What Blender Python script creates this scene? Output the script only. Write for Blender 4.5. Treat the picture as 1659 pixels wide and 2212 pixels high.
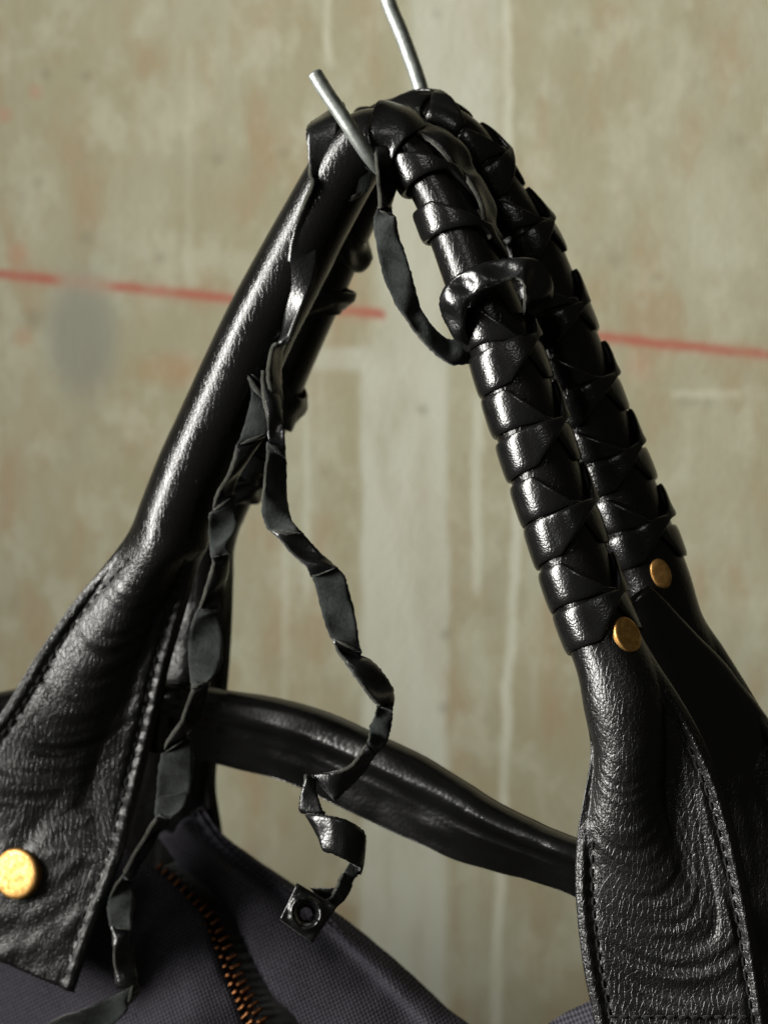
import bpy, math, random
import numpy as np
from mathutils import Vector, noise as mnoise

random.seed(7)
S = bpy.context.scene
for o in list(bpy.data.objects):
    bpy.data.objects.remove(o)

# ------------------------------------------------------------------ camera, light, exposure
UN = 1e-4                 # one drawing unit = 0.1 mm
DCAM = 0.80               # camera to the focus plane, metres
Z0 = 1.25                 # height of the lens axis

cam_data = bpy.data.cameras.new("camera")
cam = bpy.data.objects.new("camera", cam_data)
S.collection.objects.link(cam)
cam.location = (0, -DCAM, Z0)
cam.rotation_euler = (math.radians(90), 0, 0)
cam_data.sensor_fit = 'VERTICAL'
cam_data.sensor_height = 36.0
cam_data.lens = 36.0 * DCAM / (2212 * UN)
cam_data.clip_start = 0.01
cam_data.clip_end = 50
cam_data.dof.use_dof = True
cam_data.dof.focus_distance = DCAM - 0.002
cam_data.dof.aperture_fstop = cam_data.lens / 8.5
S.camera = cam

W = bpy.data.worlds.new("World")
S.world = W
W.use_nodes = True
bgn = W.node_tree.nodes["Background"]
bgn.inputs[0].default_value = (0.95, 0.92, 0.72, 1)
bgn.inputs[1].default_value = 0.06

def area(name, loc, target, sx, sy, watt, col):
    ld = bpy.data.lights.new(name, 'AREA')
    ld.shape = 'RECTANGLE'; ld.size = sx; ld.size_y = sy
    ld.energy = watt; ld.color = col
    o = bpy.data.objects.new(name, ld)
    S.collection.objects.link(o)
    o.location = loc
    d = Vector(target) - Vector(loc)
    o.rotation_euler = d.to_track_quat('-Z', 'Y').to_euler()
    return o

key = area("softbox_lamp", (-0.58, -0.19, Z0 + 0.19), (0.60, -0.08, Z0 + 0.16), 0.19, 0.55, 5.8, (1.0, 0.985, 0.93))
key.data.spread = math.radians(86)
area("front_lamp", (-0.20, -0.75, Z0 + 0.50), (0, 0, Z0 + 0.06), 0.16, 0.16, 0.6, (1.0, 0.985, 0.94))

S.view_settings.view_transform = 'Standard'
S.view_settings.look = 'None'
S.view_settings.exposure = 0.0
S.view_settings.gamma = 1.0

# ------------------------------------------------------------------ helpers
TURN = 0.15
def P(u, v, d=0.0):
    """drawing coordinates (0..1659 right, 0..2212 down, d = distance behind the focus plane) to metres"""
    d = d + TURN * (1330 - u)        # the bag hangs turned, its left end farther away
    k = (DCAM + d * UN) / DCAM
    return Vector(((u - 829.5) * UN * k, d * UN, Z0 - (v - 1106) * UN * k))

def c5(x, y): return ((500 + x / 2.212) / 1.173, (300 + y / 2.212) / 1.173)
def c6(x, y): return ((200 + x / 1.952) / 1.173, (1000 + y / 1.952) / 1.173)
def c2(x, y): return ((1000 + x / 2.37) / 1.173, (600 + y / 2.37) / 1.173)
def c3(x, y): return ((550 + x / 2.37) / 1.173, (1650 + y / 2.37) / 1.173)
def cA(x, y): return ((x / 2.37) / 1.173, (1350 + y / 2.37) / 1.173)
def cB(x, y): return ((x / 2.552) / 1.173, (1950 + y / 2.552) / 1.173)
def c1(x, y): return ((700 + x / 2.074) / 1.173, (y / 2.074) / 1.173)

def crom(keys, n):
    """Catmull-Rom through rows of numbers, n samples per span"""
    K = np.array(keys, float)
    K = np.vstack([2 * K[0] - K[1], K, 2 * K[-1] - K[-2]])
    out = []
    for i in range(1, len(K) - 2):
        p0, p1, p2, p3 = K[i - 1], K[i], K[i + 1], K[i + 2]
        for j in range(n):
            t = j / n
            out.append(0.5 * ((2 * p1) + (-p0 + p2) * t + (2 * p0 - 5 * p1 + 4 * p2 - p3) * t * t
                              + (-p0 + 3 * p1 - 3 * p2 + p3) * t ** 3))
    out.append(K[-2])
    return np.array(out)

WORLD = {}
def link(name, verts, faces, mats, parent=None, fmat=None, uvs=None, smooth=True):
    vs = [Vector(v) for v in verts]
    c = sum(vs, Vector()) / len(vs)
    me = bpy.data.meshes.new(name)
    me.from_pydata([tuple(v - c) for v in vs], [], faces)
    for m in (mats if isinstance(mats, (list, tuple)) else [mats]):
        me.materials.append(m)
    if fmat is not None:
        me.polygons.foreach_set("material_index", fmat)
    if smooth:
        me.polygons.foreach_set("use_smooth", [True] * len(me.polygons))
    if uvs is not None:
        lay = me.uv_layers.new(name="UVMap")
        vi = np.empty(len(me.loops), int); me.loops.foreach_get("vertex_index", vi)
        lay.data.foreach_set("uv", np.array(uvs, float)[vi].ravel())
    me.update()
    o = bpy.data.objects.new(name, me)
    S.collection.objects.link(o)
    WORLD[o] = c
    if parent is not None:
        o.parent = parent
        o.location = c - WORLD[parent]
    else:
        o.location = c
    return o

def copy_part(src, parent, world, rot=None, scale=None):
    o = src.copy()
    S.collection.objects.link(o)
    o.parent = parent
    o.location = Vector(world) - WORLD[parent]
    WORLD[o] = Vector(world)
    if rot is not None: o.rotation_euler = rot
    if scale is not None: o.scale = scale
    return o

def thing(name, loc, label, cat):
    o = bpy.data.objects.new(name, None)
    o.empty_display_size = 0.02
    S.collection.objects.link(o)
    o.location = loc
    WORLD[o] = Vector(loc)
    o["label"] = label; o["category"] = cat
    return o

# ------------------------------------------------------------------ materials
class NT:
    def __init__(self, name):
        self.m = bpy.data.materials.new(name); self.m.use_nodes = True
        self.t = self.m.node_tree; self.b = self.t.nodes["Principled BSDF"]
    def n(self, typ, ins=None, **props):
        nd = self.t.nodes.new(typ)
        for k, v in props.items(): setattr(nd, k, v)
        for k, v in (ins or {}).items():
            if isinstance(v, bpy.types.NodeSocket): self.t.links.new(v, nd.inputs[k])
            else: nd.inputs[k].default_value = v
        return nd
    def math(self, op, a, b=0.0, c=0.0, clamp=False):
        nd = self.n('ShaderNodeMath', {0: a, 1: b, 2: c}, operation=op); nd.use_clamp = clamp
        return nd.outputs[0]
    def sstep(self, x, a, b, o0=0.0, o1=1.0):
        nd = self.n('ShaderNodeMapRange', {'Value': x, 'From Min': a, 'From Max': b, 'To Min': o0, 'To Max': o1})
        nd.interpolation_type = 'SMOOTHSTEP'
        return nd.outputs['Result']
    def mix(self, f, a, b):
        nd = self.t.nodes.new('ShaderNodeMix'); nd.data_type = 'RGBA'
        for i, v in ((0, f), (6, a), (7, b)):
            if isinstance(v, bpy.types.NodeSocket): self.t.links.new(v, nd.inputs[i])
            else: nd.inputs[i].default_value = v
        return nd.outputs[2]
    def set(self, **kw):
        for k, v in kw.items():
            k = k.replace('_', ' ')
            if isinstance(v, bpy.types.NodeSocket): self.t.links.new(v, self.b.inputs[k])
            else: self.b.inputs[k].default_value = v
    def vscale(self, vec, s):
        return self.n('ShaderNodeMapping', {'Vector': vec, 'Scale': s}).outputs[0]

def col(r, g, b): return (r, g, b, 1)

def leather(name, base, rough, cell, bump, crackle=0.0, big=0.0, attr=False, spec=0.45):
    t = NT(name)
    co = t.n('ShaderNodeTexCoord').outputs['Object']
    warp = t.n('ShaderNodeTexNoise', {'Vector': co, 'Scale': 160.0, 'Detail': 1.0})
    off = t.n('ShaderNodeVectorMath', {0: warp.outputs['Color'], 1: (0.0008, 0.0008, 0.0008)}, operation='MULTIPLY').outputs[0]
    co2 = t.n('ShaderNodeVectorMath', {0: co, 1: off}, operation='ADD').outputs[0]
    vor = t.n('ShaderNodeTexVoronoi', {'Vector': co2, 'Scale': cell, 'Randomness': 0.9, 'Smoothness': 0.25}, feature='SMOOTH_F1')
    h = t.math('SUBTRACT', 1.0, t.math('MULTIPLY', vor.outputs['Distance'], vor.outputs['Distance']))
    n2 = t.n('ShaderNodeTexNoise', {'Vector': co, 'Scale': 420.0, 'Detail': 4.0, 'Roughness': 0.6}).outputs['Fac']
    amp = t.sstep(t.n('ShaderNodeTexNoise', {'Vector': co, 'Scale': 60.0, 'Detail': 2.0}).outputs['Fac'], 0.3, 0.7, 0.45, 1.2)
    h = t.math('MULTIPLY', h, amp)
    h = t.math('MULTIPLY_ADD', n2, 0.5, h)
    if crackle:
        vc = t.n('ShaderNodeTexVoronoi', {'Vector': t.vscale(co2, (1.6, 1.0, 0.75)), 'Scale': cell * 0.33}, feature='DISTANCE_TO_EDGE')
        h = t.math('MULTIPLY_ADD', t.sstep(vc.outputs['Distance'], 0.0, 0.10), crackle, h)
    if big:
        h = t.math('MULTIPLY_ADD', t.n('ShaderNodeTexNoise', {'Vector': co, 'Scale': 90.0, 'Detail': 3.0}).outputs['Fac'], big, h)
    if attr:
        k = t.n('ShaderNodeAttribute', attribute_name='flatness').outputs['Fac']
        h = t.math('MULTIPLY', h, t.math('MULTIPLY_ADD', k, 0.62, 0.38))
    bmp = t.n('ShaderNodeBump', {'Height': h, 'Strength': 1.0, 'Distance': bump})
    r = t.sstep(t.n('ShaderNodeTexNoise', {'Vector': co, 'Scale': 130.0, 'Detail': 4.0}).outputs['Fac'], 0.3, 0.7, rough * 0.85, rough * 1.25)
    if attr:
        r = t.math('MULTIPLY_ADD', k, 0.17, r)
        spec = t.math('MULTIPLY_ADD', k, 0.12, spec)
    t.set(Base_Color=col(*base), Roughness=r, Normal=bmp.outputs[0], Specular_IOR_Level=spec)
    return t.m

M = {}
M['tube'] = leather('black_leather', (0.0025, 0.0026, 0.003), 0.2, 1250.0, 0.000026)
M['tab'] = leather('grained_leather', (0.0036, 0.0035, 0.0034), 0.20, 1750.0, 0.00010, 0.45, 0.5, True, 0.27)
M['wrap'] = leather('polished_leather', (0.0036, 0.0036, 0.0036), 0.20, 1900.0, 0.00004, spec=0.38)
M['lace'] = leather('lace_leather', (0.0032, 0.0033, 0.0036), 0.27, 1300.0, 0.00005, 0.3)
M['strap'] = leather('strap_leather', (0.002, 0.002, 0.002), 0.19, 1000.0, 0.00003, 0.0, 0.3, False, 0.4)

def suede(name, base):
    t = NT(name)
    co = t.n('ShaderNodeTexCoord').outputs['Object']
    a = t.n('ShaderNodeTexNoise', {'Vector': co, 'Scale': 1500.0, 'Detail': 5.0, 'Roughness': 0.7}).outputs['Fac']
    b = t.n('ShaderNodeTexNoise', {'Vector': co, 'Scale': 260.0, 'Detail': 3.0}).outputs['Fac']
    f = t.math('MULTIPLY_ADD', b, 0.7, t.math('MULTIPLY', a, 0.5))
    c = t.mix(t.sstep(f, 0.42, 0.75), col(*[x * 0.45 for x in base]), col(*[x * 1.7 for x in base]))
    bm = t.n('ShaderNodeBump', {'Height': a, 'Strength': 1.0, 'Distance': 0.0003})
    t.set(Base_Color=c, Roughness=0.95, Specular_IOR_Level=0.15, Normal=bm.outputs[0], Sheen_Weight=0.15, Sheen_Roughness=0.5)
    return t.m
M['suede'] = suede('suede_side', (0.0105, 0.0125, 0.0115))
M['edge'] = suede('raw_edge', (0.018, 0.018, 0.014))

def canvas(name, base):
    t = NT(name)
    uv = t.n('ShaderNodeTexCoord').outputs['UV']
    sep = t.n('ShaderNodeSeparateXYZ', {0: uv})
    k = 2 * math.pi / 0.00115
    a = t.math('SINE', t.math('MULTIPLY', sep.outputs[0], k))
    b = t.math('SINE', t.math('MULTIPLY', sep.outputs[1], k * 0.9))
    nz = t.n('ShaderNodeTexNoise', {'Vector': uv, 'Scale': 900.0, 'Detail': 3.0}).outputs['Fac']
    h = t.math('MULTIPLY', a, b)
    f = t.sstep(t.math('MULTIPLY_ADD', nz, 1.2, h), -0.3, 1.5)
    c = t.mix(f, col(*[x * 0.25 for x in base]), col(*[x * 1.9 for x in base]))
    bm = t.n('ShaderNodeBump', {'Height': t.math('MULTIPLY_ADD', nz, 0.5, h), 'Strength': 0.8, 'Distance': 0.00018})
    t.set(Base_Color=c, Roughness=0.88, Specular_IOR_Level=0.25, Normal=bm.outputs[0], Sheen_Weight=0.0)
    return t.m
M['canvas'] = canvas('canvas_cloth', (0.0265, 0.0243, 0.032))

def metal(name, c0, c1, r0, r1, sc, metallic=1.0):
    t = NT(name)
    co = t.n('ShaderNodeTexCoord').outputs['Object']
    n = t.n('ShaderNodeTexNoise', {'Vector': co, 'Scale': sc, 'Detail': 5.0, 'Roughness': 0.65}).outputs['Fac']
    f = t.sstep(n, 0.35, 0.7)
    scr = t.n('ShaderNodeTexNoise', {'Vector': t.vscale(co, (6.0, 6.0, 0.8)), 'Scale': sc * 1.2, 'Detail': 2.0}).outputs['Fac']
    bm = t.n('ShaderNodeBump', {'Height': t.math('ADD', n, scr), 'Strength': 0.5, 'Distance': 0.00006})
    t.set(Base_Color=t.mix(f, col(*c0), col(*c1)), Roughness=t.sstep(n, 0.3, 0.7, r0, r1), Metallic=metallic, Normal=bm.outputs[0])
    return t.m
M['steel'] = metal('galvanised_steel', (0.17, 0.185, 0.175), (0.33, 0.35, 0.33), 0.52, 0.40, 500.0, 0.75)
M['brass'] = metal('worn_brass', (0.38, 0.20, 0.06), (0.64, 0.38, 0.135), 0.62, 0.46, 700.0)
M['zipbrass'] = metal('old_brass', (0.060, 0.024, 0.010), (0.155, 0.066, 0.027), 0.45, 0.32, 600.0)
M['thread'] = suede('black_thread', (0.006, 0.006, 0.006))
M['tape'] = suede('zip_tape', (0.006, 0.006, 0.0065))

def wall_mat():
    t = NT('stained_plaster')
    DW = 2000.0
    k = (DCAM + DW * UN) / DCAM
    geo = t.n('ShaderNodeNewGeometry').outputs['Position']
    sp = t.n('ShaderNodeSeparateXYZ', {0: geo})
    # U, V in thousands of drawing units on the wall plane
    U0 = t.math('MULTIPLY_ADD', sp.outputs[0], 1 / (UN * k * 1000), 0.8295)
    V0 = t.math('MULTIPLY_ADD', sp.outputs[2], -1 / (UN * k * 1000), 1.106 + Z0 / (UN * k * 1000))
    vec = t.n('ShaderNodeCombineXYZ', {0: U0, 1: V0, 2: 0.0}).outputs[0]
    def noise(sc, su=1.0, sv=1.0, det=4.0, rough=0.55, seed=0.0):
        mp = t.n('ShaderNodeMapping', {'Vector': vec, 'Scale': (su, sv, 1.0), 'Location': (seed, seed * 1.7, seed)})
        return t.n('ShaderNodeTexNoise', {'Vector': mp.outputs[0], 'Scale': sc, 'Detail': det, 'Roughness': rough}).outputs['Fac']
    wob = t.math('MULTIPLY_ADD', noise(5.0, 1, 1, 3, seed=3.1), 0.024, -0.012)
    wob2 = t.math('MULTIPLY_ADD', noise(22.0, 1, 1, 2, seed=5.1), 0.010, -0.005)
    U = t.math('ADD', t.math('ADD', U0, wob), wob2)
    V = t.math('ADD', V0, wob2)
    c = t.mix(t.sstep(noise(2.2, 1.6, 0.7, 4), 0.38, 0.64), col(0.345, 0.318, 0.210), col(0.385, 0.372, 0.268))
    c = t.mix(t.sstep(noise(4.0, 2.4, 0.8, 5, seed=9), 0.46, 0.70, 0, 0.75), c, col(0.350, 0.262, 0.158))
    c = t.mix(t.sstep(noise(10.0, 1.0, 0.6, 6, 0.62, seed=2), 0.46, 0.66, 0, 0.7), c, col(0.455, 0.45, 0.34))
    c = t.mix(t.sstep(noise(26.0, 1.1, 0.9, 5, seed=12), 0.52, 0.74, 0, 0.30), c, col(0.34, 0.26, 0.16))
    c = t.mix(t.sstep(noise(55.0, 1, 1, 3, seed=4), 0.58, 0.75, 0, 0.22), c, col(0.27, 0.245, 0.155))
    c = t.mix(t.sstep(noise(6.0, 1.2, 0.9, 6, 0.65, seed=17), 0.52, 0.74, 0, 0.45), c, col(0.29, 0.275, 0.195))
    c = t.mix(t.sstep(noise(3.0, 3.5, 0.25, 3, seed=27), 0.55, 0.75, 0, 0.5), c, col(0.47, 0.47, 0.36))
    def box(u0, u1, v0, v1, eu, ev, soft_u=None):
        uu = soft_u or U
        a = t.math('MULTIPLY', t.sstep(uu, u0 - eu, u0 + eu), t.sstep(uu, u1 - eu, u1 + eu, 1, 0))
        b = t.math('MULTIPLY', t.sstep(V, v0 - ev, v0 + ev), t.sstep(V, v1 - ev, v1 + ev, 1, 0))
        return t.math('MULTIPLY', a, b)
    def ell(u, v, ru, rv, s0=0.6, s1=1.15):
        a = t.math('MULTIPLY', t.math('SUBTRACT', U, u), 1 / ru)
        b = t.math('MULTIPLY', t.math('SUBTRACT', V, v), 1 / rv)
        r = t.math('SQRT', t.math('ADD', t.math('MULTIPLY', a, a), t.math('MULTIPLY', b, b)))
        return t.sstep(r, s0, s1, 1, 0)
    pale = col(0.515, 0.52, 0.43)
    nv = t.sstep(noise(9.0, 1.5, 0.4, 4, seed=21), 0.3, 0.6, 0.55, 1.0)
    def lay(mask, colour, amt, c, nz=True):
        f = t.math('MULTIPLY', mask, amt)
        if nz: f = t.math('MULTIPLY', f, nv)
        return t.mix(f, c, colour)
    c = lay(box(0.780, 0.966, 0.76, 4.0, 0.012, 0.06), pale, 0.95, c)
    c = lay(box(0.82, 0.96, 0.30, 0.80, 0.03, 0.10), pale, 0.85, c)
    c = lay(box(0.885, 1.085, -1.0, 0.42, 0.03, 0.14), pale, 0.80, c)
    c = lay(box(0.60, 0.80, 0.752, 0.80, 0.03, 0.012), pale, 0.75, c)
    # thin runs of paint
    def run(u, w, v0, v1, amt, c, lean=0.0):
        uu = t.math('MULTIPLY_ADD', V0, -lean, U)
        return lay(box(u, u + w, v0, v1, 0.006, 0.03, uu), col(0.56, 0.56, 0.45), amt, c)
    c = run(1.088, 0.018, -1.0, 0.36, 0.95, c)
    c = run(1.085, 0.020, 0.5, 0.78, 0.35, c)
    c = run(0.700, 0.016, -1.0, 0.14, 0.8, c)
    c = run(1.018, 0.022, 0.86, 1.28, 0.75, c)
    c = run(1.150, 0.022, 1.0, 4.0, 0.85, c, -0.042)
    c = run(0.655, 0.016, 0.85, 1.30, 0.5, c)
    c = run(0.610, 0.014, 1.1, 1.6, 0.45, c)
    c = run(0.400, 0.016, 0.1, 0.62, 0.2, c)
    c = run(1.300, 0.016, 1.0, 1.5, 0.25, c)
    # grey blot and dark flecks
    c = lay(ell(0.180, 0.725, 0.080, 0.145, 0.45, 1.25), col(0.225, 0.225, 0.19), 0.85, c, False)
    c = lay(ell(0.178, 0.700, 0.13, 0.26, 0.3, 1.1), col(0.30, 0.295, 0.22), 0.40, c)
    for (u, v, r, am) in [(.100, .160, .016, .6), (.190, .165, .015, .5), (.470, .345, .015, .55), (.610, .330, .017, .45), (.190, .515, .02, .5),
                          (.350, .557, .017, .45), (.912, .885, .015, .6), (.962, 1.372, .015, .6), (.958, 1.530, .017, .55), (1.33, .56, .02, .4),
                          (.085, .395, .016, .45), (.325, .60, .012, .3), (.075, .69, .03, .5), (1.48, .862, .025, .5), (1.53, .87, .02, .45),
                          (1.42, .60, .015, .4), (1.60, .30, .02, .3), (1.25, .07, .014, .4), (.03, 1.30, .03, .25), (1.16, 1.82, .03, .35),
                          (.945, .03, .013, .4), (.70, 1.02, .02, .3), (1.44, 1.12, .016, .35), (.56, 1.85, .03, .3)]:
        c = lay(ell(u, v, r * 1.1, r, 0.1, 1.3), col(0.17, 0.16, 0.115), am * 0.62, c, False)
    c = lay(box(1.45, 1.60, 0.842, 0.860, 0.01, 0.006), col(0.55, 0.54, 0.42), 0.6, c)
    c = lay(ell(1.55, .45, 0.10, 0.16, 0.3, 1.1), col(0.46, 0.465, 0.36), 0.55, c)
    # red chalk line, broken by the blot
    vl = t.math('MULTIPLY_ADD', U0, -0.1055, V)           # distance below the sloping line
    dl = t.math('ABSOLUTE', t.math('SUBTRACT', vl, 0.592))
    line = t.sstep(dl, 0.003, 0.016, 1, 0)
    keep = t.math('SUBTRACT', 1.0, t.math('MULTIPLY', t.sstep(U, 0.105, 0.150), t.sstep(U, 0.205, 0.26, 1, 0)))
    gap = t.math('SUBTRACT', 1.0, t.math('MULTIPLY', t.sstep(U, 0.822, 0.84), t.sstep(U, 1.0, 1.05, 1, 0)))
    line = t.math('MULTIPLY', t.math('MULTIPLY', line, keep), gap)
    c = lay(line, col(0.37, 0.11, 0.078), t.sstep(noise(14.0, 1, 1, 3, seed=8), 0.3, 0.6, 0.5, 0.9), c, False)
    c = lay(t.sstep(dl, 0.0, 0.035, 1, 0), col(0.45, 0.17, 0.11), t.math('MULTIPLY', gap, 0.25), c)
    for (u, v, r, am) in [(.010, .248, .022, .6), (.078, .198, .02, .45), (.04, .55, .03, .35), (.05, .73, .03, .3), (1.38, .79, .035, .22), (.39, .80, .05, .3)]:
        c = lay(ell(u, v, r, r, 0.2, 1.2), col(0.46, 0.19, 0.125), am * 0.95, c)
    c = lay(ell(.36, .80, .11, .05, 0.2, 1.1), col(0.34, 0.22, 0.10), 0.6, c)
    bm = t.n('ShaderNodeBump', {'Height': noise(80.0, 1, 0.6, 4, seed=31), 'Strength': 0.25, 'Distance': 0.0006})
    t.set(Base_Color=c, Roughness=0.78, Specular_IOR_Level=0.3, Normal=bm.outputs[0])
    return t.m
M['wall'] = wall_mat()

# ------------------------------------------------------------------ wall
def slab(name, x0, x1, y0, y1, z0, z1, m):
    v = [(x0, y0, z0), (x1, y0, z0), (x1, y1, z0), (x0, y1, z0), (x0, y0, z1), (x1, y0, z1), (x1, y1, z1), (x0, y1, z1)]
    f = [(0, 3, 2, 1), (4, 5, 6, 7), (0, 1, 5, 4), (1, 2, 6, 5), (2, 3, 7, 6), (3, 0, 4, 7)]
    return link(name, v, f, m, smooth=False)
wall = slab('plaster_wall', -1.6, 1.6, 2000 * UN, 2000 * UN + 0.15, 0.0, 2.7, M['wall'])
wall["label"] = "pale stained plaster wall with a red chalk line and paint drips"
wall["category"] = "wall"

# ------------------------------------------------------------------ the bag
bag = thing('leather_bag', P(500, 3300, 200), "black leather and dark canvas bag hanging by its laced handles from a steel hook", "bag")

SL = 0.35
def dep(u): return (1330 - u) * SL

def bumpf(z, p):
    z = np.clip(np.abs(z), 0, 1)
    return (1 - z * z) ** p

class Sweep:
    """handle: a tube that opens into a flat stitched tab at both ends.
    stations: ou ov iu iv dOff k h bc bw  (outer and inner edge; k 0 tube .. 1 flat tab; bulge height, place, width)"""
    cave = 13.0; end_tilt = 0.15
    def __init__(self, st, n=14):
        K = crom(st, n)
        self.K = K
        O = np.array([P(r[0], r[1], dep(r[0]) + r[4]) for r in K])
        I = np.array([P(r[2], r[3], dep(r[2]) + r[4]) for r in K])
        # tubes: keep both edges at the depth of the middle
        kk = np.clip(K[:, 5], 0, 1)
        for a, r in enumerate(K):
            dm = dep((r[0] + r[2]) / 2) + r[4]
            f = 0.2 * (1 - kk[a]) + kk[a] * (-0.6 if a < len(K) / 2 else self.end_tilt)
            if a < len(K) / 2 and r[3] > 1700: f += 1.2 * min(1, (r[3] - 1700) / 160)
            do = dm + (dep(r[0]) + r[4] - dm) * f; di = dm + (dep(r[2]) + r[4] - dm) * f
            O[a] = P(r[0], r[1], do); I[a] = P(r[2], r[3], di)
        C = (O + I) / 2
        X = O - I
        hw = np.linalg.norm(X, axis=1) / 2
        N = X / (2 * hw[:, None])
        T = np.gradient(C, axis=0)
        T /= np.linalg.norm(T, axis=1)[:, None]
        F = np.cross(T, N)
        F /= np.linalg.norm(F, axis=1)[:, None]
        F *= np.where(F[:, 1] > 0, -1, 1)[:, None]
        self.C, self.N, self.F, self.T, self.hw, self.k = C, N, F, T, hw, kk
        self.s = np.concatenate([[0], np.cumsum(np.linalg.norm(np.diff(C, axis=0), axis=1))])
    def at(self, s):
        f = lambda A: np.array([np.interp(s, self.s, A[:, j]) for j in range(3)])
        return f(self.C), f(self.N), f(self.F), f(self.T), np.interp(s, self.s, self.hw)
    def surf(self, phi, s, off):
        C, N, F, T, hw = self.at(s)
        return C + (hw + off) * (math.sin(phi) * N + math.cos(phi) * F)
    def near(self, u, v):
        k = (DCAM + self.C[:, 1]) / DCAM
        uu = self.C[:, 0] / UN / k + 829.5; vv = (Z0 - self.C[:, 2]) / UN / k + 1106
        return self.s[np.argmin((uu - u) ** 2 + (vv - v) ** 2)]
    def front(self, i, q, wrinkle=None):
        """front surface point (metres) at station i, q in -1 inner .. 1 outer"""
        r = self.K[i]; k = self.k[i]; hw = self.hw[i]
        tube = hw * math.sqrt(max(0.0, 1 - q * q))
        flat = r[6] * UN * bumpf((q - r[7]) / max(r[8], .05), (0.62 + 0.7 * (1 - min(1, r[6] / 78))) if i > len(self.C) / 2 else 1.15)
        h = (1 - k) * tube + k * (flat + self.cave * (0.35 if i < len(self.C) / 2 else 1) * q * q * UN)
        e = 0.0
        if k > 0.02:
            w = hw / UN
            de = (1 - abs(q)) * w                       # distance from the edge in drawing units
            ridge = 6.5 * math.exp(-((de - 18) / 8.0) ** 2) - 5.0 * math.exp(-((de - 37) / 8.0) ** 2) - 9.0 * math.exp(-(de / 8.0) ** 2)
            lim = (0.4 if q > 0 else 0.8) if i < len(self.C) / 2 else 1.0 if q > 0 else 0.7 * min(1, max(0, (r[3] - 1740) / 90))
            e = k * k * ridge * lim * UN
            if wrinkle: e += k * k * wrinkle(i, q, de) * UN
        return self.C[i] + self.N[i] * (q * hw) + self.F[i] * (h + e)
    def build(self, name, mats, parent, wrinkle=None, m=72):
        n = len(self.C)
        V = []; uv = []
        for i in range(n):
            k = self.k[i]; hw = self.hw[i]
            for j in range(m):
                sgn = -1 + 2 * j / (m - 1)
                q = (1 - k) * math.sin(sgn * math.pi / 2) + k * sgn
                V.append(self.front(i, q, wrinkle)); uv.append((q * hw, self.s[i]))
            nb = 20
            for j in range(1, nb - 1):
                sgn = 1 - 2 * j / (nb - 1)
                q = (1 - k) * math.sin(sgn * math.pi / 2) + k * sgn
                r = self.K[i]
                flat = r[6] * UN * bumpf((q - r[7]) / max(r[8], .05), (0.62 + 0.7 * (1 - min(1, r[6] / 78))) if i > len(self.C) / 2 else 1.15)
                h = -(1 - k) * hw * math.sqrt(max(0, 1 - q * q)) + k * (flat + (self.cave * (0.35 if i < len(self.C) / 2 else 1) * q * q - 26) * UN)
                V.append(self.C[i] + self.N[i] * (q * hw) + self.F[i] * h); uv.append((q * hw, self.s[i]))
        R = m + 18
        Fc = []; fm = []
        for i in range(n - 1):
            for j in range(R):
                a = i * R + j; b = i * R + (j + 1) % R
                Fc.append((a, b, b + R, a + R))
                fm.append(0)
        Fc.append(tuple(range(R))[::-1]); fm.append(1)
        Fc.append(tuple((n - 1) * R + j for j in range(R))); fm.append(1)
        o = link(name, V, Fc, mats, parent, fm, uv)
        at = o.data.attributes.new('flatness', 'FLOAT', 'POINT')
        at.data.foreach_set('value', np.repeat(self.k, R).astype(np.float32))
        return o

def pn(x, y, z=0.0): return mnoise.noise(Vector((x, y, z)))

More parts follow.
